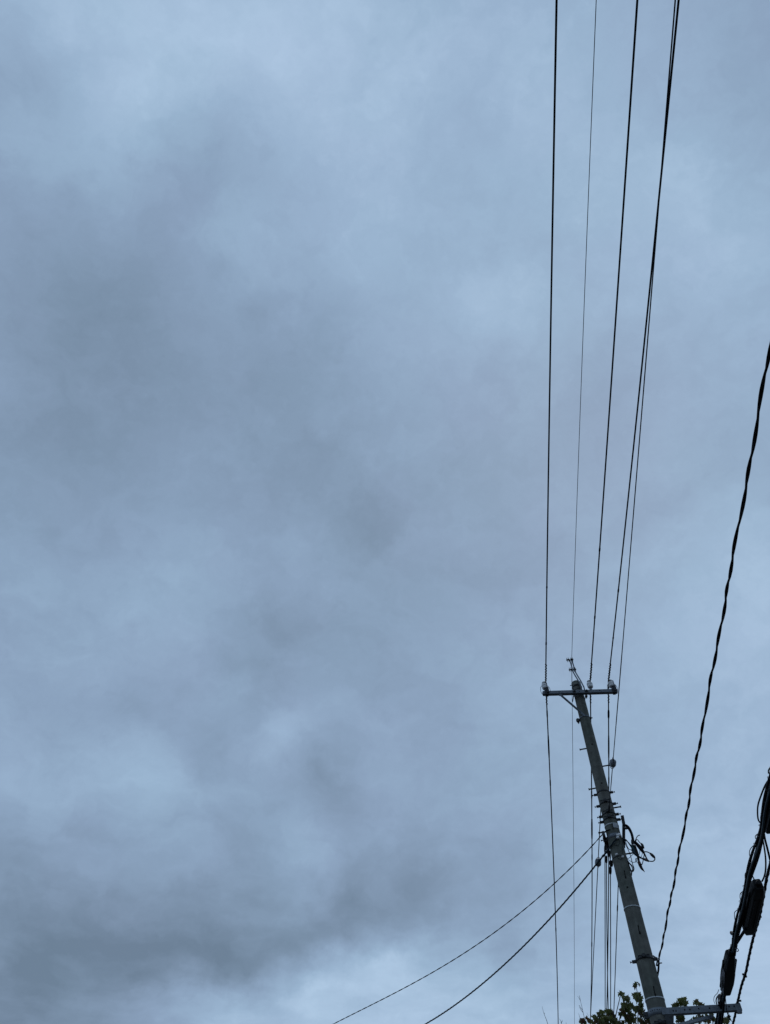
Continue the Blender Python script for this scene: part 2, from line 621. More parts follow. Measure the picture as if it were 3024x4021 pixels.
# crossarm in front of the pole
ARM_AZ = math.radians(2.6)
AD = np.array([math.cos(ARM_AZ), -math.sin(ARM_AZ), 0])
AN = np.array([-math.sin(ARM_AZ), -math.cos(ARM_AZ), 0])      # its face towards the viewer
arm_c = at_pole(2281, 2719, 0.155)
arm_z = float(arm_c[2])


def on_arm(u, front=0.0, dz=0.0):        # point along the crossarm below photo column u
    D = ray(u, 2718)
    o = arm_c + AN * front
    k = (AN[:2] @ (o[:2])) / (AN[:2] @ D[:2])
    q = CAM + D * k
    a = float((q[:2] - arm_c[:2]) @ AD[:2])
    return arm_c + AD * a + AN * front + Z3 * dz


AL, AR = on_arm(2130.5), on_arm(2425)
ARM = obj('crossarm', one(beam, AL, AR, (0, 0, 1), 0.078, 0.078, 0.004), M['steel'], pole)
for u in (2196, 2276, 2357):
    bm = bmesh.new()
    p = on_arm(u, 0.0385)
    lathe(bm, [(0.012, -0.004), (0.012, 0.002), (0.009, 0.003)], p, AN, 12)
    obj('bolt_hole', bm, M['hole'], ARM)
for u in (2131.2, 2424.3):               # the open square ends
    p = on_arm(u)
    obj('arm_end', one(box, p, AD, AN, Z3, 0.012, 0.064, 0.064), M['hole'], ARM)
for u in (2256, 2304):                   # U-bolt ends that clamp the arm to the pole
    bm = bmesh.new()
    p = on_arm(u, 0.04)
    tube(bm, [p - AN * 0.33, p + AN * 0.05], 0.0095, 8)
    tube(bm, [p, p + AN * 0.014], 0.019, 6)
    box(bm, p, AD, AN, Z3, 0.07, 0.008, 0.055, 0.003)
    obj('clamp_bolt', bm, M['dark_steel'], ARM)
for u, w in ((2255, 0.09), (2299, 0.07)):
    bm = bmesh.new()
    p = on_arm(u, -0.03, -0.07)
    box(bm, p, AD, AN, Z3, 0.02, 0.07, 0.085, 0.003)
    tube(bm, [p - AD * 0.03, p + AD * 0.03], 0.009, 8)
    obj('clamp_plate', bm, M['dark_steel'], ARM)
for z_ in (zv(2262, 2690), zv(2265, 2705)):      # straps above the arm
    band(z_, 0.014, 'dark_steel', (0, 0))
bm = bmesh.new()
pz = zv(2262, 2690)
c = np.array([POLE[0], POLE[1], pz]) - H3 * (pole_r(pz) + 0.02)
tube(bm, [c - S3 * 0.13, c + S3 * 0.05], 0.009, 8)
tube(bm, [c - S3 * 0.09 - Z3 * 0.02, c - S3 * 0.085 - Z3 * 0.12], 0.007, 6)
tube(bm, [c + S3 * 0.06 - Z3 * 0.0, c + S3 * 0.065 - Z3 * 0.13], 0.007, 6)
obj('strap_bolt', bm, M['dark_steel'], pole)
bm = bmesh.new()
a = on_arm(2199, 0.0, -0.05)
b = on_pole(2297, 2811, 0.012)
beam(bm, a, b, AN, 0.045, 0.012, 0.002)
m_ = a + (b - a) * 0.02
beam(bm, a + (b - a) * 0.1, b - (b - a) * 0.16, AN, 0.012, 0.04, 0.002)
obj('brace', bm, M['steel'], pole)
obj('brace_plate', one(box, a + AN * 0.012 + Z3 * 0.0, AD, AN, Z3, 0.075, 0.012, 0.07, 0.003), M['steel'], pole)
p = at_pole(2270, 2829, 0.03)
bm = bmesh.new()
q = np.array([POLE[0], POLE[1], p[2]]) - S3 * pole_r(p[2])
beam(bm, q + Z3 * 0.02, p, (0, 0, 1), 0.04, 0.05, 0.004)
lathe(bm, [(0.034, -0.03), (0.038, -0.02), (0.038, 0.02), (0.034, 0.03)], p, H3, 14)
tube(bm, [p + Z3 * 0.0, p - Z3 * 0.08], 0.010, 8)
tube(bm, [p - Z3 * 0.05 - S3 * 0.02, p - Z3 * 0.05 + S3 * 0.02], 0.013, 8)
obj('side_clamp', bm, M['dark_steel'], pole)


def pin_insulator(u, strap, label):
    p = on_arm(u, 0.0, 0.039)
    pin = obj('insulator', one(lathe, [(0.020, 0.0), (0.020, 0.075), (0.034, 0.078), (0.034, 0.072), (0.05, 0.082), (0.058, 0.10), (0.058, 0.125), (0.052, 0.13),
                                       (0.060, 0.14), (0.060, 0.185), (0.054, 0.20), (0.035, 0.208), (0.033, 0.222), (0.045, 0.232), (0.04, 0.25), (0.012, 0.256)], p, Z3, 24), M['white'], pole, label)
    obj('insulator_pin', one(lathe, [(0.027, -0.002), (0.027, 0.03), (0.0215, 0.034), (0.0215, 0.074)], p, Z3, 14), M['steel'], pin)
    obj('top_clip', one(lathe, [(0.036, 0.208), (0.04, 0.213), (0.04, 0.221), (0.036, 0.225)], p, Z3, 14), M['dark_steel'], pin)
    if strap:
        bm = bmesh.new()
        c = p + AD * 0.035 + AN * 0.02
        box(bm, c + Z3 * 0.06 - Z3 * 0.05, AD, AN, Z3, 0.055, 0.085, 0.14, 0.004)
        box(bm, on_arm(u + 3, 0.043), AD, AN, Z3, 0.075, 0.009, 0.10, 0.002)
        box(bm, on_arm(u + 3, 0.0, -0.043), AD, AN, Z3, 0.06, 0.10, 0.009, 0.002)
        box(bm, c + Z3 * 0.15, AD, AN, Z3, 0.035, 0.05, 0.13, 0.004)
        obj('bracket', bm, M['dark_steel'], pin)
        for sg in (-1, 1):
            bm = bmesh.new()
            pts = [p + Z3 * 0.06 + AD * (sg * (0.05 + 0.05 * math.sin(math.pi * k / 12))) + Z3 * 0.12 * math.cos(math.pi * k / 12) - Z3 * 0.02 for k in range(13)]
            tube(bm, pts, 0.0045, 6)
            obj('tie_loop', bm, M['grey_wire'], pin)
    return p + Z3 * 0.235


insL = pin_insulator(2143.5, True, 'strapped white insulator at the left end')
insM = pin_insulator(2324, False, 'plain white insulator right of the pole top')
insR = pin_insulator(2409.5, True, 'strapped white insulator at the right end')

# bracket of the shield wire above the pole top
gb = [at_pole(u, v, o) for u, v, o in ((2290, 2712, 0.11), (2283, 2688, 0.11), (2275, 2672, 0.09), (2256, 2640, 0.03), (2250, 2620, 0.0), (2244, 2600, 0.0), (2239, 2588, 0.0))]
bracket = None
for dx in (-0.022, 0.022):
    bm = bmesh.new()
    tube(bm, [V(q) + Vector(S3) * dx * (1.5 if i < 3 else 1) for i, q in enumerate(smooth_path(gb, 3))], 0.014, 8)
    o = obj('peak_bracket' if bracket is None else 'bracket_bar', bm, M['steel'], bracket or pole)
    bracket = bracket or o
for u, v in ((2230, 2591), (2245.5, 2590), (2240, 2630), (2256.5, 2629)):
    p = at_pole(u, v, 0.0)
    bm = bmesh.new()
    for k in (-1, 1):
        lathe(bm, [(0.046, -0.006), (0.05, 0), (0.046, 0.006)], p + S3 * k * 0.016, S3, 18)
    tube(bm, [p - S3 * 0.035, p + S3 * 0.035], 0.017, 10)
    obj('clamp_spool', bm, M['dark_steel'], bracket)

# lower bracket arm with its holes and end clamp
LA = at_pole(2600, 3978, 0.0)
LZ = 6.0
la = at_z(2598, 3975, LZ + 0.03)
lb = at_z(2905, 3957, LZ + 0.03)
ld = (lb - la) / np.linalg.norm(lb - la)
ln = np.cross(ld, Z3)
if ln[1] > 0:
    ln = -ln
bm = bmesh.new()
for dz in (-0.04, 0.04):
    beam(bm, la + Z3 * dz, lb + Z3 * dz, (0, 0, 1), 0.075, 0.006)
beam(bm, la + ln * 0.0405, lb + ln * 0.0405, (0, 0, 1), 0.006, 0.086)
lower = obj('extension_arm', bm, M['steel'], pole)
for u, v in ((2644, 3969), (2655, 3969), (2689, 3965), (2709, 3964), (2744, 3961), (2786, 3958), (2863, 3952), (2883, 3951)):
    D = ray(u, v)
    o_ = la + ln * 0.045
    k = (ln @ (o_ - CAM)) / (ln @ D)
    p = CAM + D * k
    p[2] = min(max(p[2], LZ + 0.0), LZ + 0.06)
    obj('bolt_hole', one(lathe, [(0.011, -0.003), (0.011, 0.0008), (0.009, 0.001)], p, ln, 10), M['hole'], lower)
bm = bmesh.new()
e = lb - ld * 0.03 + ln * 0.02
box(bm, lb + ld * 0.008, ld, ln, Z3, 0.016, 0.09, 0.10, 0.003)
box(bm, e - Z3 * 0.06, ld, ln, Z3, 0.07, 0.05, 0.04, 0.004)
obj('end_clamp', bm, M['steel'], lower)
obj('upright_bolt', one(tube, [lb - ld * 0.24 + Z3 * 0.04, lb - ld * 0.24 + Z3 * 0.10 - ld * 0.012], 0.009, 8), M['dark_steel'], lower)
bm = bmesh.new()
st_a = at_z(2648, 4031, LZ - 0.38)
st_b = at_z(2800, 3990, LZ - 0.03)
beam(bm, st_a, st_b, ln, 0.05, 0.008, 0.001)
beam(bm, st_a - Z3 * 0.02, st_b - Z3 * 0.02, ln, 0.008, 0.045, 0.001)
obj('arm_brace', bm, M['steel'], lower)
gus = bmesh.new()
pa = la + ln * 0.038 + ld * 0.0
for (k, thick) in ((0, 0.008),):
    vs = []
    for t_ in (0, thick):
        for q in (pa + ld * 0.02 - Z3 * 0.05, pa + ld * 0.16 - Z3 * 0.05, pa + ld * 0.10 - Z3 * 0.24, pa + ld * 0.02 - Z3 * 0.24):
            vs.append(gus.verts.new(V(q + ln * t_)))
    gus.faces.new(vs[0:4][::-1]); gus.faces.new(vs[4:8])
    for i in range(4):
        gus.faces.new((vs[i], vs[(i + 1) % 4], vs[4 + (i + 1) % 4], vs[4 + i]))
obj('gusset', gus, M['dark_steel'], lower)
zb = zv(2585, 3968)
wide = band(zb, 0.09, 'steel', (1, 0), lug_len=0.09, label='broad strap with a row of holes')
for k in range(-3, 4):
    a_ = k * 0.24
    n = -H3 * math.cos(a_) + S3 * math.sin(a_)
    p = np.array([POLE[0], POLE[1], zb + 0.012]) + n * (pole_r(zb) + 0.006)
    obj('bolt_hole', one(lathe, [(0.008, -0.003), (0.008, 0.001), (0.006, 0.0012)], p, n, 8), M['hole'], wide)
zc_ = zv(2600, 4016)
band(zc_, 0.035, 'dark_steel', (0, 1), front=True)


# ------------------------------------------------------------------ conductors
def wire_curve(A, az, tracks, s_end, sag=None):
    """points of a span from A along the horizontal direction az; height follows a parabola through the sightings"""
    a = math.radians(az)
    d = np.array([math.sin(a), math.cos(a), 0.0])
    S, Zs = [], []
    for u, v in tracks:
        p = at_plane(u, v, A, az)
        S.append(float((p - A) @ d)); Zs.append(float(p[2] - A[2]))
    S, Zs = np.array(S), np.array(Zs)
    X = np.stack([S, S ** 2], 1)
    reg = np.diag([1e-6, 40.0])                      # keep the sag within what a tensioned wire has
    target = np.array([0.0, sag if sag is not None else 0.0012])
    w = np.linalg.solve(X.T @ X + reg, X.T @ Zs + reg @ target)
    n = 40
    return [A + d * s + Z3 * (w[0] * s + w[1] * s * s) for s in np.linspace(0, s_end, n)]


def point_at(curve, A, dist):
    acc_ = 0
    for a, b in zip(curve, curve[1:]):
        l = np.linalg.norm(b - a)
        if acc_ + l >= dist:
            return a + (b - a) * (dist - acc_) / l, (b - a) / l
        acc_ += l
    return curve[-1], (curve[-1] - curve[-2]) / np.linalg.norm(curve[-1] - curve[-2])


def nearest_s(curve, u, v):
    best, bs, acc_ = 1e9, 0, 0
    for a, b in zip(curve, curve[1:]):
        l = np.linalg.norm(b - a)
        for k in range(16):
            p = a + (b - a) * k / 16
            q = p - CAM
            w = q @ FWD
            if w > 0.2:
                e_ = math.hypot(CU + F_PX * (q @ RIGHT) / w - u, CV - F_PX * (q @ UP) / w - v)
                if e_ < best:
                    best, bs = e_, acc_ + l * k / 16
        acc_ += l
    return bs


def add_sleeve(parent, curve, u0v0, u1v1, r, name='sleeve', mat='black'):
    s0, s1 = sorted((nearest_s(curve, *u0v0), nearest_s(curve, *u1v1)))
    s1 = max(s1, s0 + 0.04)
    pts = [point_at(curve, None, s0 + (s1 - s0) * k / 4)[0] for k in range(5)]
    obj(name, one(tube, pts, [r * 0.8, r, r, r, r * 0.8], 8), M[mat], parent)


def add_tie(parent, curve, s0, s1, r, seed):
    rnd = random.Random(seed)
    bm = bmesh.new()
    n = int((s1 - s0) / 0.006)
    pts = []
    for k in range(n + 1):
        s = s0 + (s1 - s0) * k / n
        c, d = point_at(curve, None, s)
        x, y, _ = frame(d)
        a_ = 2 * math.pi * (s - s0) / 0.085
        pts.append(V(c) + (x * math.cos(a_) + y * math.sin(a_)) * (r + 0.003 + 0.003 * rnd.random()))
    tube(bm, pts, 0.0065, 6)
    obj('tie_wrap', bm, M['black'], parent)


LINE_GROUP = 'overhead wires carried by the concrete pole'


def conductor(name, A, near, far, az_n, az_f, r, mat, label, cat='power line', Afar=None, near_end=-34, far_end=36):
    Af = A if Afar is None else Afar
    cn = wire_curve(A, az_n, near, near_end) if near else []
    cf = wire_curve(Af, az_f, far, far_end) if far else []
    pts = list(reversed(cn)) + ([] if (Afar is not None or not cn or not cf) else []) + (cf if Afar is not None or not cn else cf[1:])
    pts = [V(p) for p in pts]
    bm = bmesh.new()
    tube(bm, pts, r, 8)
    o = obj(name, bm, M[mat], None, None, V(A))
    tag(o, label, cat, LINE_GROUP)
    return o, [np.array(p) for p in cn], [np.array(p) for p in cf]


offA = np.array([math.cos(math.radians(7)), -math.sin(math.radians(7)), 0])
A_L = insL + offA * 0.037
A_M = insM + offA * 0.024
A_R = insR - offA * 0.040

oL, nL, fL = conductor('power_line', A_L, [(2153.3, 1800), (2171.6, 900), (2184.6, 0)], [(2160.5, 2973), (2173.4, 3400), (2182, 3650), (2192.5, 4021)], 7.2, 7.9, 0.0128, 'black',
                       'thick black power line on the left end insulator of the crossarm')
oM, nM, fM = conductor('power_line', A_M, [(2379.8, 1800), (2442.5, 900), (2502.7, 0)], [(2325.4, 3400), (2324.3, 3650), (2319, 3993)], 7.3, 8.2, 0.0128, 'black',
                       'thick black power line on the plain middle insulator beside the pole')
oR, nR, fR = conductor('power_line', A_R, [(2483.6, 1800), (2575, 900), (2665.4, 0)], [(2392, 2973), (2387.7, 3650), (2383, 3970)], 7.4, 8.4, 0.0128, 'black',
                       'thick black power line on the right end insulator of the crossarm')
G0 = at_pole(2245, 2591, 0.03)
oG, nG, fG = conductor('shield_wire', G0, [(2270.8, 1800), (2307, 900), (2340.8, 0)], [(2247.6, 2740), (2253, 3400), (2255, 3650), (2256, 4021)], 7.2, 7.8, 0.0052, 'grey_wire',
                       'very thin grey wire running over the bracket at the very pole top')
for cur, tri in ((nL, ((2146, 2300, 2313), (2145, 2520, 2532))), (nM, ((2355.5, 2153, 2168), (2338.5, 2418, 2430))), (nR, ((2431, 2312, 2325), (2412, 2500, 2512)))):
    o = {id(nL): oL, id(nM): oM, id(nR): oR}[id(cur)]
    for u, v0, v1 in tri:
        add_sleeve(o, cur, (u, v0), (u, v1), 0.0165)
for o, cn, cf, sd_ in ((oL, nL, fL, 1), (oM, nM, fM, 2), (oR, nR, fR, 3)):
    add_tie(o, cn, 0.06, 0.62, 0.0125, sd_)
    add_tie(o, cf, 0.12, 0.60, 0.0125, sd_ + 9)
add_sleeve(oL, fL, (2153, 2790), (2156, 2822), 0.0165)
add_sleeve(oL, fL, (2156, 2890), (2160, 2978), 0.018)
add_sleeve(oL, fL, (2162, 3060), (2163.5, 3090), 0.0165)
add_sleeve(oL, fL, (2182, 3640), (2182, 3660), 0.0165)
add_sleeve(oM, fM, (2325.5, 3100), (2325.5, 3140), 0.0165)
add_sleeve(oM, fM, (2325.4, 3214), (2325.4, 3294), 0.02)
add_sleeve(oM, fM, (2325, 3350), (2325, 3378), 0.0165)
add_sleeve(oM, fM, (2324, 3700), (2324, 3720), 0.0165)
add_sleeve(oR, fR, (2392, 2786), (2394, 2816), 0.022)
add_sleeve(oR, fR, (2391.5, 2886), (2391.5, 2975), 0.018)
add_sleeve(oR, fR, (2390.5, 3045), (2390.5, 3085), 0.0165)
# armour rod over the shield wire by its bracket
add_sleeve(oG, fG, (2246, 2632), (2247.5, 2705), 0.0075, 'armour_rod', 'steel')


# stay wires with a strain insulator on each side of the pole
def strain(parent, p, d, r=0.055):
    k = r / 0.055
    o = obj('strain_insulator', one(lathe, [(0.012 * k, -0.072 * k), (0.035 * k, -0.066 * k), (0.052 * k, -0.048 * k), (0.055 * k, -0.02 * k), (0.045 * k, -0.010 * k), (0.041 * k, 0.0),
                                    (0.046 * k, 0.012 * k), (0.055 * k, 0.02 * k), (0.054 * k, 0.045 * k), (0.04 * k, 0.066 * k), (0.012 * k, 0.074 * k)], p, d, 22), M['glaze'], parent)
    x, y, dd = frame(d)
    for sgn in (-1, 1):
        bm = bmesh.new()
        pts = []
        ax_ = x if sgn < 0 else y
        for i in range(13):
            t_ = math.pi * i / 12
            pts.append(V(p) + dd * (sgn * (0.16 - 0.135 * math.sin(t_)) * k) + ax_ * (0.045 * k * math.cos(t_)) * min(1, 0.3 + math.sin(t_) * 1.2))
        tube(bm, pts, 0.006, 6)
        obj('wire_loop', bm, M['grey_wire'], o)
    return o


A5 = on_pole(2391, 3184, 0.05)
o5, n5, _ = conductor('stay_wire', A5, [(2432.3, 2700), (2504, 1800), (2620, 400), (2652, 0)], [], 8.0, 8.0, 0.0066, 'faded',
                      'thin dark wire with a grey insulator, ending on a clevis mid pole')
s = nearest_s(n5, 2408, 2994)
p, d = point_at(n5, None, s)
strain(o5, p, d)
add_sleeve(o5, n5, (2391, 3165), (2393, 3188), 0.022, 'thimble', 'dark_steel')
add_sleeve(o5, n5, (2413, 2905), (2448, 2500), 0.0078, 'armour_rod', 'faded')
add_sleeve(o5, n5, (2398, 3100), (2407, 3010), 0.0078, 'armour_rod', 'faded')
B5 = at_pole(2359, 3178, -0.1)
o6, _, f6 = conductor('stay_wire', B5, [], [(2349, 3384), (2335.6, 3650), (2326, 3850), (2321, 3960)], 7.6, 7.6, 0.0085, 'faded',
                      'thin dark wire with a grey insulator, dropping left of the pole into the distance')
s = nearest_s(f6, 2348.5, 3384)
p, d = point_at(f6, None, s)
strain(o6, p, d, 0.062)

# wires leaving from the bracket on the pole's far left side
FAR = [((2375.5, 3322), [(2376, 3500), (2376.4, 3650), (2376.5, 3970)], 8.1, 0.0085, 'thin dark wire leaving the pole side bracket, leftmost of its bunch'),
       ((2381.5, 3362), [(2382, 3500), (2381, 3650), (2389.7, 3970)], 8.2, 0.0085, 'thin dark wire crossing behind the right power line below the bracket'),
       ((2397, 3405), [(2397.5, 3500), (2398, 3650), (2398, 3970)], 8.2, 0.0085, 'thin dark wire from the small black clamp on the pole side'),
       ((2428, 3468), [(2425, 3550), (2422, 3650), (2410, 3990)], 7.0, 0.008, 'thin dark wire coming out from behind the pole below its bracket')]
far_wires = []
for (u, v), tr, az, r, lab in FAR:
    A = at_pole(u, v, -0.16)
    o, _, cf = conductor('service_wire', A, [], tr, az, az, r, 'faded', lab, 'wire')
    far_wires.append((o, cf, A))
# their dead-end clamps: dark wedges hanging at the pole side
for (o, cf, A), (v0, v1), r in zip(far_wires, ((3322, 3352), (3366, 3400), (3405, 3440), (3470, 3500)), (0.016, 0.02, 0.024, 0.012)):
    add_sleeve(o, cf, (A[0], v0), (A[0], v1), r, 'wedge_clamp', 'plastic')
pb = at_pole(2374, 3290, -0.02)
bm = bmesh.new()
box(bm, pb, S3, H3, Z3, 0.05, 0.30, 0.10, 0.006)
tube(bm, [pb - Z3 * 0.06 - H3 * 0.05, pb + Z3 * 0.06 - H3 * 0.05], 0.02, 8)
obj('side_bracket', bm, M['dark_steel'], pole)
for (u0, v0), (u1, v1), r in (((2378, 3292), (2375.5, 3323), 0.012), ((2381, 3294), (2382, 3340), 0.022), ((2386, 3300), (2390, 3366), 0.028), ((2396, 3340), (2397, 3378), 0.012), ((2399, 3378), (2401, 3404), 0.034)):
    a_, b_ = at_pole(u0, v0, -0.14), at_pole(u1, v1, -0.18)
    obj('dead_end_clamp', one(tube, smooth_path([a_, a_ + (b_ - a_) * 0.35, a_ + (b_ - a_) * 0.7, b_], 2), [r * 0.6, r * 0.9, r, r, r, r * 0.75, r * 0.5], 8), M['plastic'], pole)


# twisted service cables
def strands(parent, path, n, r_s, r_off, pitch, mats, phase=0.0, sides=7, uneven=0.0):
    P = [V(p) for p in path]
    cum = [0]
    for a, b in zip(P, P[1:]):
        cum.append(cum[-1] + (b - a).length)
    total = cum[-1]
    m = max(8, int(total / (pitch / 10)))
    pts, j = [], 0
    for k in range(m + 1):
        s_ = total * k / m
        while j < len(P) - 2 and cum[j + 1] < s_:
            j += 1
        t_ = (s_ - cum[j]) / max(1e-9, cum[j + 1] - cum[j])
        pts.append((P[j].lerp(P[j + 1], t_), (P[j + 1] - P[j]).normalized(), s_))
    for q in range(n):
        bm = bmesh.new()
        line = []
        for c, d, s_ in pts:
            x = d.cross(Vector((0, 0, 1))).normalized()
            y = d.cross(x)
            a_ = 2 * math.pi * (s_ / pitch + q / n) + phase + uneven * (math.sin(s_ * 2.3) + 0.7 * math.sin(s_ * 5.1 + 1.0))
            wob = uneven * 0.006 * math.sin(s_ * 3.7 + 0.6)
            line.append(c + (x * math.cos(a_) + y * math.sin(a_)) * r_off + x * wob)
        tube(bm, line, r_s, sides)
        obj('strand', bm, M[mats[q % len(mats)]], parent)


def extend(path, length, droop=0.0):
    d = (path[-1] - path[-2]); d = d / np.linalg.norm(d)
    return path + [path[-1] + d * length * k / 3 + Z3 * droop * (k / 3) ** 2 for k in (1, 2, 3)]


T0 = at_pole(2587, 3774, 0.02)
tw_px = [(2635, 3529), (2705, 3149), (2762, 2820), (2799, 2627), (2836, 2428), (2879, 2197), (2930, 1902), (2981, 1625), (3002, 1483), (3024, 1365)]
curve = wire_curve(T0, 8.3, tw_px, -34, 0.001)
tw = thing('twisted_cable', 'thick black twisted cable sweeping from the lower pole band to the right edge', 'cable', T0, LINE_GROUP)
tail = [np.array(at_pole(2580, 3842, -0.10)), np.array(at_pole(2584, 3822, -0.04)), np.array(at_pole(2586.5, 3795, 0.0))]
full = tail + [c for c in curve]
strands(tw, full, 1, 0.0098, 0.0100, 0.65, ['black'], 0.6, uneven=0.6)
strands(tw, full, 1, 0.0062, 0.0054, 0.65, ['faded'], 0.6 + math.pi, uneven=0.6)
# hook that holds it
hk = bmesh.new()
zz = float(at_pole(2530, 3757)[2])
base_ = np.array([POLE[0], POLE[1], zz]) + S3 * pole_r(zz)
h1 = at_pole(2577, 3786, 0.02)
tube(hk, smooth_path([base_, base_ + S3 * 0.05 - Z3 * 0.06, h1 - Z3 * 0.02, h1 + S3 * 0.05], 4), 0.011, 8)
tube(hk, [h1 + S3 * 0.03 - H3 * 0.02, h1 + S3 * 0.09 - H3 * 0.02], 0.009, 8)
obj('cable_hook', hk, M['dark_steel'], pole)

S1px = [(2375, 3267), (2324, 3315), (2256, 3385), (2176.6, 3475), (2144, 3510), (2065, 3565), (1971, 3637), (1870, 3713), (1755, 3781), (1654, 3843), (1538, 3908), (1430, 3962), (1311, 4019)]
S2px = [(2422, 3291), (2404, 3315), (2370, 3358), (2344, 3391), (2324, 3417), (2256, 3493), (2180, 3590), (2101, 3670), (2022, 3749), (1935, 3828), (1848, 3900), (1755, 3969), (1675, 4019)]


def drop(px, A, az, tail_len):
    """sagging drop in the vertical plane through A: its height is a smooth cubic of the distance"""
    d = np.array([math.sin(math.radians(az)), math.cos(math.radians(az)), 0.0])
    P = [np.array(at_plane(u, v, A, az)) - A for u, v in px]
    S = np.array([p @ d for p in P]); Z = np.array([p[2] for p in P])
    w = np.linalg.lstsq(np.stack([S, S ** 2, S ** 3], 1), Z, rcond=None)[0]
    return extend([np.array(A) + d * t + Z3 * (w[0] * t + w[1] * t * t + w[2] * t ** 3) for t in np.linspace(0, S.max(), 26)], tail_len, -0.1)


A1 = on_pole(2392, 3255, 0.02)
A1s = at_pole(2374, 3268, 0.05)
s1 = thing('drop_cable', 'slender dark drop cable running down left, upper of the two slanting ones', 'cable', A1s, LINE_GROUP)
path = [np.array(on_pole(2396, 3257, 0.012)), np.array(on_pole(2388, 3260, 0.015))] + drop(S1px, A1s, -37, 6)
strands(s1, smooth_path(path, 3), 2, 0.0056, 0.0045, 0.42, ['faded', 'faded'])
A2s = on_pole(2404, 3315, 0.03)
s2 = thing('drop_cable', 'heavier twisted drop cable running down left, lower of the two slanting ones', 'cable', A2s, LINE_GROUP)
path = [np.array(on_pole(2424, 3290, 0.03)), np.array(on_pole(2414, 3302, 0.03))] + drop(S2px[1:], A2s, -28, 6)
strands(s2, smooth_path(path, 3), 3, 0.0075, 0.0072, 0.36, ['blue_wire', 'faded', 'blue_wire'])
# its wrapped grip near the pole
for k, (u, v) in enumerate(((2390, 3335), (2381, 3346), (2371, 3358), (2358, 3374), (2352, 3381))):
    p = at_plane(u, v, A2s, -28)
    q = at_plane(u - 5, v + 6, A2s, -28)
    obj('grip', one(tube, [p, q], 0.019, 8), M['blue_wire'], s2)
# small ceramic ties on the pole front
for u, v, r, ln_ in ((2429, 3279, 0.032, 0.07), (2426, 3289, 0.024, 0.05), (2421, 3355, 0.018, 0.045), (2446, 3364, 0.02, 0.04)):
    p = on_pole(u, v, 0.035)
    o = obj('tie_insulator', one(lathe, [(r * 0.5, -ln_ / 2), (r, -ln_ * 0.35), (r * 0.85, 0), (r, ln_ * 0.35), (r * 0.5, ln_ / 2)], p, S3 + Z3 * 0.25, 14), M['white'], pole)
for pts_ in ([(2429, 3293), (2434, 3305), (2428, 3318), (2416, 3318), (2411, 3311)], [(2421, 3359), (2424, 3368), (2430, 3372), (2440, 3372), (2446, 3366)],
             [(2446, 3290), (2444, 3310), (2445, 3330), (2444, 3350)]):
    pts = [on_pole(u, v, 0.012) for u, v in pts_]
    obj('tie_wire', one(tube, smooth_path(pts, 4), 0.004, 6), M['grey_wire'], pole)

# ------------------------------------------------------------------ cable termination beside the pole
ct = thing('cable_termination', 'tangle of black taped cable ends and loops beside the pole', 'cable ends', at_pole(2450, 3290, 0.0))
P_ = lambda u, v, o=0.0: np.array(at_pole(u, v, o))
bm = bmesh.new()
a_, b_ = P_(2449.5, 3238, 0.02), P_(2449, 3330, -0.02)
box(bm, (a_ + b_) / 2, (b_ - a_), S3, H3, np.linalg.norm(b_ - a_), 0.052, 0.04, 0.006)
obj('riser_duct', bm, M['plastic'], ct)
bm = bmesh.new()
c0, c1 = P_(2444, 3206, 0.03), P_(2451, 3243, 0.02)
d_ = (c1 - c0)
for k in (-1, 0, 1):
    box(bm, (c0 + c1) / 2 + S3 * k * 0.020, d_, S3, H3, np.linalg.norm(d_), 0.012, 0.05, 0.002)
for t_ in (0.02, 0.17, 0.32, 0.6, 0.8, 0.97):
    box(bm, c0 + d_ * t_, d_, S3, H3, 0.025, 0.055, 0.05, 0.002)
obj('top_bracket', bm, M['dark_steel'], ct)
obj('bracket_tie', one(tube, [P_(2435, 3224, 0.05), P_(2440, 3213, 0.05), P_(2446, 3210, 0.05)], 0.006, 6), M['grey_wire'], ct)


def cable(pts, r, mat, name='cable', off=0.03, per=5, sides=8):
    pp = [P_(u, v, off) for u, v in pts]
    rr = r
    sp = smooth_path(pp, per)
    if not isinstance(r, (int, float)):
        rr = list(np.interp(np.linspace(0, 1, len(sp)), np.linspace(0, 1, len(r)), r))
    return obj(name, one(tube, sp, rr, sides), M[mat], ct)


cable([(2449, 3240), (2458, 3242), (2466, 3248), (2474, 3260), (2481, 3276), (2485, 3294), (2488, 3310)], [0.022, 0.026, 0.026, 0.023, 0.023, 0.021], 'black')
cable([(2450, 3250), (2457, 3253), (2463, 3252)], 0.02, 'dark_steel', 'cable_clamp', 0.06)
cable([(2483, 3297), (2485, 3310), (2490, 3320), (2492, 3326)], [0.02, 0.03, 0.033, 0.026], 'plastic', 'junction_boot')
cable([(2485, 3318), (2490, 3317), (2496, 3320)], 0.010, 'white', 'tape_ring', 0.07)
cable([(2487, 3312), (2494, 3302), (2503, 3282 + 2), (2513, 3279)], 0.0075, 'black')
for trk, rr, mt in (([(2492, 3322), (2499, 3345), (2505, 3362), (2508, 3378), (2513, 3395), (2520, 3410), (2528, 3420)], [0.026, 0.03, 0.024, 0.018, 0.03, 0.022, 0.006], 'plastic'),
                    ([(2494, 3305), (2504, 3318), (2513, 3328), (2522, 3340), (2530, 3352), (2538, 3368), (2546, 3382)], [0.018, 0.030, 0.034, 0.03, 0.016, 0.012, 0.012], 'black'),
                    ([(2480, 3336), (2488, 3345), (2497, 3355), (2506, 3362), (2520, 3370), (2535, 3376), (2549, 3382)], [0.014, 0.022, 0.026, 0.016, 0.014, 0.024, 0.014], 'blue_wire')):
    cable(trk, rr, mt, 'cable_end')
cable([(2508, 3384), (2514, 3396)], 0.028, 'tape', 'tape_wrap', 0.05)
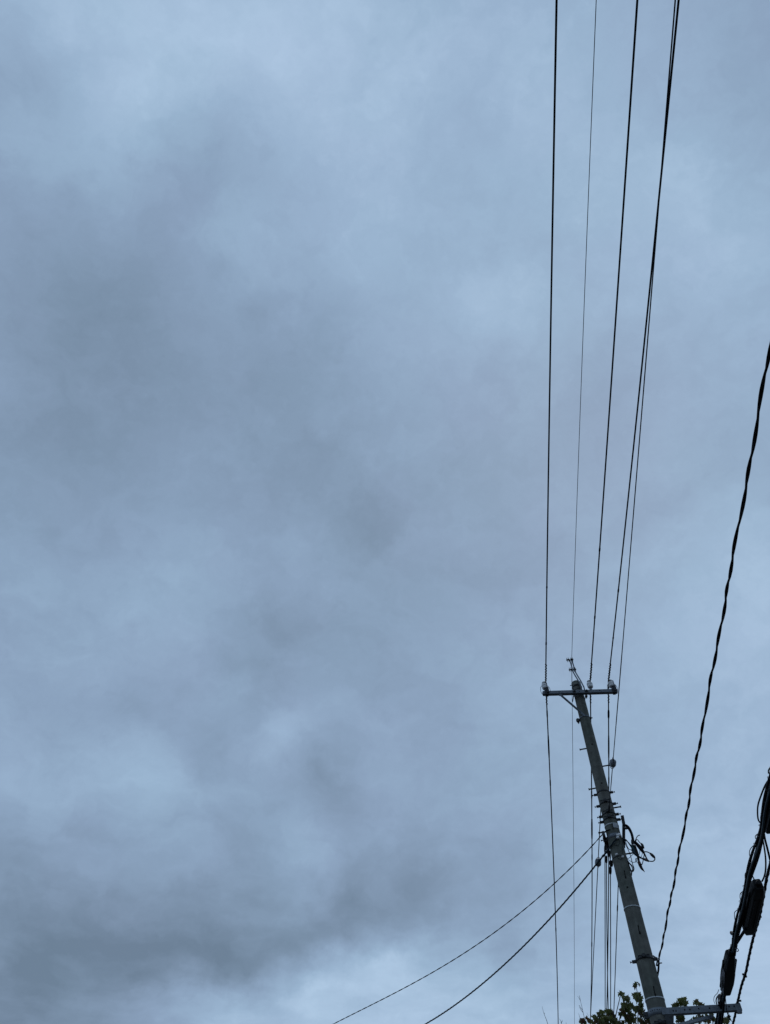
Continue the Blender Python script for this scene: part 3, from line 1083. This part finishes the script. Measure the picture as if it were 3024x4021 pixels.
cable([(2532, 3374), (2540, 3378)], 0.022, 'tape', 'tape_wrap', 0.05)
cable([(2528, 3345), (2540, 3345), (2550, 3349), (2558, 3354), (2566, 3362), (2571, 3368), (2571, 3376), (2564, 3382), (2553, 3382), (2545, 3380)], 0.009, 'black', 'cable_loop')
cable([(2552, 3350), (2559, 3356), (2567, 3364), (2571, 3369)], [0.012, 0.024, 0.024, 0.014], 'plastic', 'sleeve')
cable([(2496, 3305), (2499, 3298), (2504, 3298), (2510, 3306), (2518, 3314), (2525, 3324), (2527, 3332)], 0.0075, 'black', 'cable_loop')
cable([(2518, 3312), (2523, 3320), (2527, 3331)], [0.014, 0.024, 0.018], 'plastic', 'sleeve')
cable([(2449, 3295), (2458, 3297), (2468, 3310), (2478, 3325), (2484, 3336)], 0.0085, 'black')
cable([(2450, 3293), (2460, 3302), (2472, 3312), (2480, 3330), (2485, 3345), (2492, 3356)], 0.0065, 'teal')
cable([(2476, 3317), (2484, 3326), (2492, 3340), (2500, 3360)], [0.012, 0.02, 0.02, 0.01], 'teal', 'cable_end')
cable([(2452, 3298), (2458, 3318), (2466, 3335), (2476, 3360), (2484, 3392), (2490, 3410), (2486, 3422), (2476, 3420)], 0.0065, 'black', 'cable_loop')
cable([(2455, 3296), (2462, 3320), (2470, 3334), (2486, 3340)], 0.006, 'black')
cable([(2464, 3372), (2472, 3368), (2482, 3358), (2490, 3352)], 0.005, 'grey_wire')
cable([(2464, 3374), (2474, 3380), (2484, 3386), (2497, 3384), (2502, 3378)], 0.005, 'teal')
cable([(2463, 3376), (2473, 3390), (2483, 3400), (2488, 3412), (2485, 3420)], 0.0065, 'black', 'cable_loop')
cable([(2462, 3378), (2468, 3388), (2478, 3398), (2484, 3412), (2482, 3424), (2480, 3436)], 0.0075, 'black')
cable([(2466, 3386), (2474, 3408), (2480, 3424), (2480, 3438)], 0.009, 'black')
cable([(2470, 3400), (2476, 3418), (2490, 3415)], 0.005, 'teal')
cable([(2502, 3374), (2497, 3372), (2498, 3386)], 0.008, 'black')
cable([(2530, 3354), (2527, 3372), (2523, 3390), (2520, 3396)], 0.007, 'black')
cable([(2508, 3362), (2512, 3345), (2511, 3334)], 0.004, 'teal')
cable([(2514, 3372), (2520, 3360), (2524, 3345)], 0.004, 'teal')
cable([(2517, 3402), (2524, 3412), (2531, 3424)], [0.018, 0.01, 0.006], 'black', 'cable_end')

# ------------------------------------------------------------------ communication cables on the right
BAZ = 12.0
B0 = at_z(2829, 3955, LZ + 0.05)
B_px = [(2840, 3907), (2856, 3830), (2869, 3745), (2881, 3712), (2893, 3650), (2909, 3570), (2929, 3490), (2950, 3405), (2972, 3325), (2994, 3250), (3011, 3150), (3030, 3060), (3045, 2990)]
bp = [np.array(B0)] + [np.array(at_plane(u, v, B0, BAZ)) for u, v in B_px]
bS = np.array([math.cos(math.radians(BAZ)), -math.sin(math.radians(BAZ)), 0])
tail_b = [bp[0] + (bp[0] - bp[1]) * k + Z3 * (-0.02 * k * k) for k in (3.2, 1.6)]
main = extend(tail_b + bp, 9, 0.3)
bundle = thing('cable_bundle', 'bundle of black communication cables lashed to a messenger, hung from the lower arm', 'cable bundle', B0)
sm = smooth_path(main, 4)
obj('messenger', one(tube, [p + Vector(Z3) * 0.035 for p in sm], 0.008, 8), M['black'], bundle)
obj('main_cable', one(tube, [p + Vector(bS) * 0.012 for p in sm], 0.017, 10), M['black'], bundle)
rnd = random.Random(3)
for q, (dx, dz, r) in enumerate(((-0.018, 0.010, 0.0125), (0.016, -0.026, 0.011), (-0.006, -0.022, 0.012), (0.034, -0.008, 0.008))):
    bm = bmesh.new()
    ph = rnd.random() * 6
    tube(bm, [p + Vector(bS) * (dx + 0.008 * math.sin(i * 0.55 + ph)) + Vector(Z3) * (dz + 0.006 * math.cos(i * 0.42 + ph)) for i, p in enumerate(sm)], r, 8)
    obj('cable', bm, M[('faded', 'black', 'blue_wire', 'black')[q]], bundle)
bm = bmesh.new()
strand_pts = []
cum = 0
for i in range(len(sm) - 1):
    seg = (sm[i + 1] - sm[i])
    k_n = max(2, int(seg.length / 0.02))
    for k in range(k_n):
        t_ = k / k_n
        a_ = 2 * math.pi * (cum + seg.length * t_) / 0.22
        strand_pts.append(sm[i] + seg * t_ + Vector(bS) * 0.033 * math.cos(a_) + Vector(Z3) * (0.008 + 0.032 * math.sin(a_)))
    cum += seg.length
tube(bm, strand_pts, 0.0028, 5)
obj('lashing_wire', bm, M['grey_wire'], bundle)


def bcable(px, r, mat, name='slack_loop', shift=0.0, dz=0.0, par=None):
    A = B0 + bS * shift
    pts = [np.array(at_plane(u, v, A, BAZ)) for u, v in px]
    sp = smooth_path(pts, 5)
    rr = r
    if not isinstance(r, (int, float)):
        rr = list(np.interp(np.linspace(0, 1, len(sp)), np.linspace(0, 1, len(r)), r))
    return obj(name, one(tube, sp, rr, 8), M[mat], par or bundle)


bcable([(2966, 3315), (2954, 3325), (2945, 3338), (2943, 3355), (2948, 3370)], 0.0042, 'black')
bcable([(2975, 3275), (2966, 3284), (2968, 3294)], 0.0042, 'black')
bcable([(2940, 3415), (2927, 3430), (2926, 3445), (2932, 3460)], 0.0042, 'black')
bcable([(2919, 3499), (2908, 3508), (2906, 3522), (2909, 3538)], 0.0042, 'black')
bcable([(2899, 3571), (2886, 3581), (2884, 3596), (2887, 3616)], 0.0042, 'black')
bcable([(2884, 3676), (2876, 3683), (2874, 3700)], 0.0042, 'black')
bcable([(2992, 3236), (2979, 3222), (2975, 3195), (2977, 3160), (2990, 3120), (3004, 3086), (3020, 3060)], 0.008, 'black')
bcable([(3018, 3037), (3018, 3025), (3026, 3012)], 0.006, 'black')
bcable([(2887, 3724), (2895, 3724), (2900, 3731), (2896, 3736), (2889, 3732)], 0.005, 'dark_steel', 'tie_loop')
bcable([(2870, 3660), (2874, 3664), (2880, 3668), (2886, 3670)], [0.012, 0.025, 0.022, 0.02], 'plastic', 'cable_clip')
for px, r in (([(2823, 3886), (2817, 3900), (2806, 3912), (2803, 3928), (2808, 3942)], 0.004), ([(2828, 3905), (2817, 3914), (2812, 3930), (2816, 3946)], 0.009), ([(2834, 3908), (2824, 3914), (2820, 3932), (2824, 3950)], 0.009),
              ([(2850, 3895), (2860, 3898), (2860, 3908), (2850, 3906)], 0.005), ([(2845, 3900), (2850, 3930), (2853, 3966), (2862, 3996)], 0.006)):
    bcable(px, r, 'black')
bcable([(2822, 3915), (2828, 3911), (2834, 3917)], [0.02, 0.03, 0.02], 'plastic', 'cable_clip')
# tail of the bundle beneath the arm
for k, px in enumerate(([(2838, 3900), (2834, 3940), (2826, 3985), (2812, 4035), (2800, 4080)], [(2845, 3905), (2842, 3950), (2838, 3985), (2832, 4035), (2822, 4090)], [(2828, 3912), (2826, 3955), (2815, 4000), (2803, 4040), (2790, 4090)])):
    bcable(px, 0.020 - 0.003 * k, ('black', 'faded', 'black')[k], 'cable_tail', 0.0)
bcable([(2862, 3985), (2866, 3998), (2864, 4004), (2858, 3995), (2860, 3978)], 0.006, 'faded', 'tie_loop')
# arm-to-bundle slings of the two big closures
bcable([(2986, 3265), (2995, 3295), (3003, 3340), (3007, 3380), (3006, 3420), (3000, 3445), (2993, 3460)], 0.0085, 'black', 'slack_loop', 0.10)
bcable([(2998, 3255), (3003, 3290), (3013, 3330), (3024, 3375), (3035, 3420)], 0.011, 'black', 'slack_loop', 0.10)
bcable([(2955, 3440), (2961, 3452)], 0.007, 'dark_steel', 'hanger', 0.06)
bcable([(2928, 3648), (2915, 3668), (2900, 3692), (2887, 3712), (2874, 3732), (2866, 3748)], 0.017, 'faded', 'cable_tail', 0.06)
bcable([(2893, 3712), (2889, 3730), (2886, 3752)], 0.012, 'faded', 'cable_tail', 0.04)


def closure(p0, p1, w, h, taper, label, label_group='splice closures hung on the cable bundle', fins=True, bulge=0.0, facet=False):
    """ribbed splice case between two points"""
    p0, p1 = np.array(p0), np.array(p1)
    t = thing('splice_closure', label, 'splice closure', (p0 + p1) / 2, label_group)
    d = p1 - p0
    Ln = np.linalg.norm(d); d = d / Ln
    s = bS - d * (bS @ d); s /= np.linalg.norm(s)
    n = np.cross(s, d)
    if n[2] > 0:
        n = -n                                 # n points down
    prof = [(0.0, 0.62), (0.05, 0.86), (0.12, 1.0), (0.5, 1.0 + bulge), (0.88, 1.0), (0.96, 0.9), (1.0, 0.75)] if not taper else [(0.0, 0.5), (0.03, 0.66), (0.35, 0.92), (0.5, 1.0 + bulge), (0.72, 0.98), (0.97, 0.72), (1.0, 0.6)]
    bm = bmesh.new()
    sec = [(-1, -0.55), (-0.75, -1), (0.75, -1), (1, -0.55), (1, 0.55), (0.72, 1), (-0.72, 1), (-1, 0.55)]
    rings = []
    for a_, k in prof:
        rings.append([bm.verts.new(V(p0 + d * Ln * a_ + s * x * w / 2 * k + n * y * h / 2 * (0.55 + 0.45 * k))) for x, y in sec])
    for a_, b_ in zip(rings, rings[1:]):
        for i in range(8):
            bm.faces.new((a_[i], a_[(i + 1) % 8], b_[(i + 1) % 8], b_[i]))
    bm.faces.new(rings[0]); bm.faces.new(rings[-1][::-1])
    bmesh.ops.recalc_face_normals(bm, faces=bm.faces)
    bmesh.ops.bevel(bm, geom=list(bm.edges), offset=0.004, segments=1, affect='EDGES')
    body = obj('case', bm, M['plastic'], t)
    bm = bmesh.new()
    for sg in (-1, 1):
        box(bm, (p0 + p1) / 2 + s * sg * w * 0.5 + n * 0.004, d, s, n, Ln * 0.70, 0.016, 0.022, 0.003)
    obj('seam_flange', bm, M['plastic'], body)
    for a_ in (() if taper else (0.22, 0.5, 0.78)):
        for sg in (-1, 1):
            c = p0 + d * Ln * a_ + s * sg * w * 0.53
            obj('latch', one(box, c, d, s, n, 0.045, 0.018, 0.04, 0.003), M['dark_steel'], body)
    if fins:
        for a_ in (-0.22, 0.12):
            obj('rib', one(box, (p0 + p1) / 2 + n * (h / 2 + 0.003) + s * w * a_, d, s, n, Ln * 0.62, 0.012, 0.012, 0.002), M['plastic'], t)
    if facet:
        bm = bmesh.new()
        q = [p0 + d * Ln * 0.30 - s * (w * 0.485), p0 + d * Ln * 0.55 - s * (w * 0.53), p0 + d * Ln * 0.93 - s * (w * 0.44), p0 + d * Ln * 0.93 - s * (w * 0.30) + n * h * 0.40, p0 + d * Ln * 0.35 - s * (w * 0.40) + n * h * 0.42]
        v1 = [bm.verts.new(V(x - s * 0.006 + n * 0.006)) for x in q]
        v0 = [bm.verts.new(V(x + s * 0.012 - n * 0.012)) for x in q]
        bm.faces.new(v1); bm.faces.new(v0[::-1])
        for i in range(5):
            bm.faces.new((v0[i], v0[(i + 1) % 5], v1[(i + 1) % 5], v1[i]))
        obj('side_cover', bm, M['greyplastic'], t)
    for e_, sg in ((p0, -1), (p1, 1)):
        obj('cable_port', one(lathe, [(0.03, -0.02), (0.03, 0.03), (0.02, 0.05)], e_, d * sg, 12), M['plastic'], t)
    return t


bpl = lambda u, v, sh: at_plane(u, v, B0 + bS * sh, BAZ)
closure(bpl(2977, 3472, 0.13), bpl(2937, 3652, 0.13), 0.148, 0.14, False, 'long black ribbed cable splice case hanging in the middle of the bundle')
nearer = lambda p, k: CAM + (p - CAM) * k
closure(nearer(bpl(2868, 3745, 0.03), 0.979), nearer(bpl(2850, 3893, 0.03), 0.979), 0.165, 0.14, True, 'smaller black splice case with pale side facet above the lower arm', facet=True, fins=False)
closure(bpl(3064, 3060, 0.16), bpl(3019, 3246, 0.16), 0.165, 0.17, False, 'black splice case cut off by the right edge, uppermost on the bundle', bulge=0.03)

# spiral wrapped cable at the arm's end
E0 = at_z(2893, 3945, LZ + 0.1)
SP = [(2898, 3928), (2912, 3869), (2928, 3821), (2941, 3757), (2959, 3678), (2982, 3599), (3004, 3486), (3011, 3445), (3024, 3395)]
ep = [np.array(at_plane(u, v, E0, BAZ)) for u, v in SP]
bel = [np.array(at_z(2868, 4062, LZ - 0.05)), np.array(at_z(2878, 4021, LZ - 0.02)), np.array(at_z(2888, 3980, LZ + 0.01))]
bel = [np.array(at_plane(u, v, E0, BAZ)) for u, v in ((2862, 4090), (2878, 4021), (2888, 3980))]
path = extend(bel + [np.array(E0)] + ep, 8, 0.2)
sp = thing('wrapped_cable', 'rope like cable with spiral wrap running past the tip of the lower arm', 'cable', E0)
spm = smooth_path(path, 4)
obj('cable_core', one(tube, spm, 0.0155, 9), M['faded'], sp)
bm = bmesh.new()
pts, cum = [], 0
for i in range(len(spm) - 1):
    seg = spm[i + 1] - spm[i]
    k_n = max(2, int(seg.length / 0.012))
    for k in range(k_n):
        a_ = 2 * math.pi * (cum + seg.length * k / k_n) / 0.19
        x = seg.normalized().cross(Vector((0, 0, 1))).normalized()
        y = seg.normalized().cross(x)
        pts.append(spm[i] + seg * k / k_n + (x * math.cos(a_) + y * math.sin(a_)) * 0.0150)
    cum += seg.length
tube(bm, pts, 0.0055, 5)
obj('spiral_wrap', bm, M['black'], sp)
for u, v in ((2922, 3826), (2926, 3835), (2904, 3930), (2982, 3600)):
    p = np.array(at_plane(u, v, E0, BAZ))
    obj('cable_tie', one(box, p, bS, Z3, np.cross(bS, Z3), 0.05, 0.022, 0.022, 0.003), M['plastic'], sp)


# ------------------------------------------------------------------ trees
def leaf_mesh(name, mats, k):
    """lobed leaf, folded along its midrib and drooping"""
    rnd = random.Random(k)
    out = [(0, 0), (0.22, 0.10), (0.50, 0.06), (0.36, 0.30), (0.46, 0.55), (0.22, 0.52), (0.0, 1.0)]
    bm = bmesh.new()
    fold, droop = 0.25 + 0.3 * rnd.random(), 0.15 + 0.25 * rnd.random()

    def pt(x, y):
        return bm.verts.new((x, y, fold * abs(x) - droop * y * y))
    mid = [pt(0, y) for y in (0, 0.28, 0.55, 1.0)]
    for sgn in (-1, 1):
        e_ = [pt(sgn * x, y) for x, y in out[1:6]]
        for f in ((mid[0], e_[0], mid[1]), (e_[0], e_[1], e_[2]), (e_[0], e_[2], mid[1]), (mid[1], e_[2], mid[2]), (e_[2], e_[3], e_[4]), (e_[2], e_[4], mid[2]), (mid[2], e_[4], mid[3])):
            bm.faces.new(f if sgn > 0 else f[::-1])
    me = bpy.data.meshes.new(name)
    bm.to_mesh(me)
    bm.free()
    me.materials.append(mats)
    return me


LEAF = [leaf_mesh('leaf', M['leaf'], 1), leaf_mesh('leaf', M['leaf'], 2), leaf_mesh('leaf', M['leaf'], 3), leaf_mesh('leaf', M['leaf_red'], 4)]
TY = 17.0
CL = [(2292, 4008, 14, 12), (2355, 3972, 9, 10), (2352, 4000, 34, 20), (2391, 3976, 14, 14), (2384, 4010, 30, 18), (2405, 3995, 12, 12), (2437, 4012, 15, 9), (2439, 3901, 9, 9), (2444, 3915, 9, 8),
      (2463, 3918, 9, 10), (2446, 3947, 15, 13), (2470, 3946, 15, 12), (2440, 3972, 8, 12), (2498, 3870, 8, 13), (2507, 3912, 17, 20), (2508, 3949, 15, 16), (2467, 3954, 18, 12), (2470, 3993, 18, 22),
      (2515, 3972, 16, 14), (2529, 4004, 20, 14), (2678, 3928, 16, 13), (2657, 3942, 13, 10), (2691, 3943, 9, 8), (2733, 3934, 9, 10), (2746, 3942, 10, 7), (2671, 3993, 13, 20), (2702, 4014, 13, 7),
      (2743, 3993, 20, 14), (2772, 3998, 14, 14), (2846, 3998, 15, 14), (2797, 3993, 14, 16), (2490, 4010, 18, 12), (2560, 4010, 20, 14), (2620, 4010, 20, 14)]
tree = thing('leafy_tree', 'broadleaf tree top with lobed green and reddish leaves behind the pole', 'tree', (5.3, 17.6, 0))
base_t = np.array([5.3, 17.6, 0])
trunk_top = np.array([5.25, 17.4, 5.2])
obj('trunk', one(tube, smooth_path([base_t - Z3 * 0.1, base_t + np.array([0.03, 0, 2.0]), base_t + np.array([-0.05, -0.1, 3.8]), trunk_top], 4), [0.19 - 0.09 * k / 12 for k in range(13)], 14), M['bark'], tree)
rnd = random.Random(11)
limbs = []
for u in (2320, 2410, 2475, 2515, 2590, 2675, 2745, 2820):
    e_ = at_y(u, 4060, TY + rnd.uniform(-0.5, 0.5))
    mid_ = trunk_top * 0.5 + e_ * 0.5 + np.array([0, 0, -0.25])
    limbs.append((u, e_))
    obj('branch', one(tube, smooth_path([trunk_top - Z3 * 0.15, mid_, e_], 5), [0.06 - 0.045 * k / 10 for k in range(11)], 8), M['bark'], tree)
count = 0
rest = bmesh.new()
leaf_spots = []
for (u, v, ru, rv) in CL:
    yy = TY + rnd.uniform(-0.45, 0.45)
    c = np.array(at_y(u, v, yy))
    lu, le = min(limbs, key=lambda t_: abs(t_[0] - u))
    top = np.array(at_y(u, v - rv * 0.6, yy))
    obj('twig', one(tube, smooth_path([le - Z3 * 0.02, le * 0.5 + c * 0.5 + np.array([rnd.uniform(-.05, .05), 0, -0.05]), c, top], 3), [0.013 - 0.009 * k / 9 for k in range(10)], 6), M['bark'], tree)
    n = max(4, int(ru * rv * math.pi / 54))
    for _ in range(n):
        a_, q = rnd.uniform(0, 2 * math.pi), math.sqrt(rnd.random())
        p = np.array(at_y(u + ru * q * math.cos(a_), v + rv * q * math.sin(a_) - 4, yy + rnd.uniform(-0.14, 0.14)))
        leaf_spots.append(p)
rnd.shuffle(leaf_spots)
leaf_spots.sort(key=lambda p: 0)
inner = []
for _ in range(420):                                 # the crown below, seen only from elsewhere
    u = rnd.uniform(2270, 2870)
    p = np.array(at_y(u, rnd.uniform(4035, 4500), TY + rnd.uniform(-1.2, 1.2)))
    inner.append(p)


def leaf_matrix(p, size):
    rx = Matrix.Rotation(rnd.uniform(0, 2 * math.pi), 4, 'Z') @ Matrix.Rotation(math.radians(rnd.uniform(-100, -35)), 4, 'X') @ Matrix.Rotation(rnd.uniform(-0.6, 0.6), 4, 'Y')
    return Matrix.Translation(V(p)) @ rx @ Matrix.Scale(size, 4)


tb = Vector(tree['_base'])
for i, p in enumerate(leaf_spots):
    me = LEAF[3] if rnd.random() < 0.2 else LEAF[rnd.randrange(3)]
    mt = leaf_matrix(p, rnd.uniform(0.085, 0.135))
    if i < 300:
        o = bpy.data.objects.new('leaf', me)
        COL.objects.link(o)
        o.parent = tree
        o.matrix_local = Matrix.Translation(-tb) @ mt
    else:
        b2 = bmesh.new(); b2.from_mesh(me); b2.transform(mt)
        tm = bpy.data.meshes.new('tmp'); b2.to_mesh(tm); b2.free(); rest.from_mesh(tm); bpy.data.meshes.remove(tm)
for p in inner:
    b2 = bmesh.new(); b2.from_mesh(LEAF[rnd.randrange(3)]); b2.transform(leaf_matrix(p, rnd.uniform(0.09, 0.14)))
    tm = bpy.data.meshes.new('tmp'); b2.to_mesh(tm); b2.free(); rest.from_mesh(tm); bpy.data.meshes.remove(tm)
fo = obj('foliage', rest, M['leaf'], tree)
fo['kind'] = 'stuff'


def twigs(parent, tracks, y, r):
    for px in tracks:
        pts = [np.array(at_y(u, v, y)) for u, v in px]
        sp_ = smooth_path(pts, 3)
        obj('twig', one(tube, sp_, [r * (1 - 0.7 * k / (len(sp_) - 1)) for k in range(len(sp_))], 5), M['twig'], parent)


twigs(tree, [[(2298, 4030), (2295, 4000), (2289, 3972), (2283, 3945), (2277, 3925), (2268, 3912)], [(2279, 3930), (2277, 3918), (2274, 3908)], [(2287, 3965), (2279, 3956), (2276, 3948), (2273, 3950)],
             [(2289, 3975), (2281, 3965), (2274, 3952)], [(2297, 4005), (2304, 3994), (2310, 3988), (2304, 3976)], [(2285, 4010), (2277, 3995), (2272, 3978)]], 17.0, 0.006)
bare = thing('bare_tree', 'leafless thin twigs rising at the bottom edge left of the leafy tree', 'tree', (3.4, 18.2, 0))
bb = np.array([3.4, 18.2, 0])
fork = np.array([3.4, 18.1, 5.6])
obj('trunk', one(tube, smooth_path([bb - Z3 * 0.1, bb + np.array([0.05, 0, 2.6]), fork], 5), [0.08 - 0.05 * k / 10 for k in range(11)], 10), M['bark'], bare)
for u in (2165, 2205, 2225):
    e_ = np.array(at_y(u, 4075, 18.0))
    obj('branch', one(tube, smooth_path([fork - Z3 * 0.1, fork * 0.5 + e_ * 0.5 + np.array([0.06, 0, -0.1]), e_], 4), [0.026 - 0.017 * k / 8 for k in range(9)], 7), M['twig'], bare)
twigs(bare, [[(2165, 4076), (2150, 4018), (2142, 3995), (2136, 3980), (2132, 3965), (2128, 3950)], [(2137, 3982), (2139, 3976)], [(2205, 4076), (2205, 4020), (2201, 4008), (2197, 4000)], [(2203, 4016), (2208, 4010), (2207, 4004)], [(2225, 4076), (2224, 4030), (2223, 4014)]], 18.0, 0.0065)

for o in SC.objects:
    if '_base' in o:
        del o['_base']
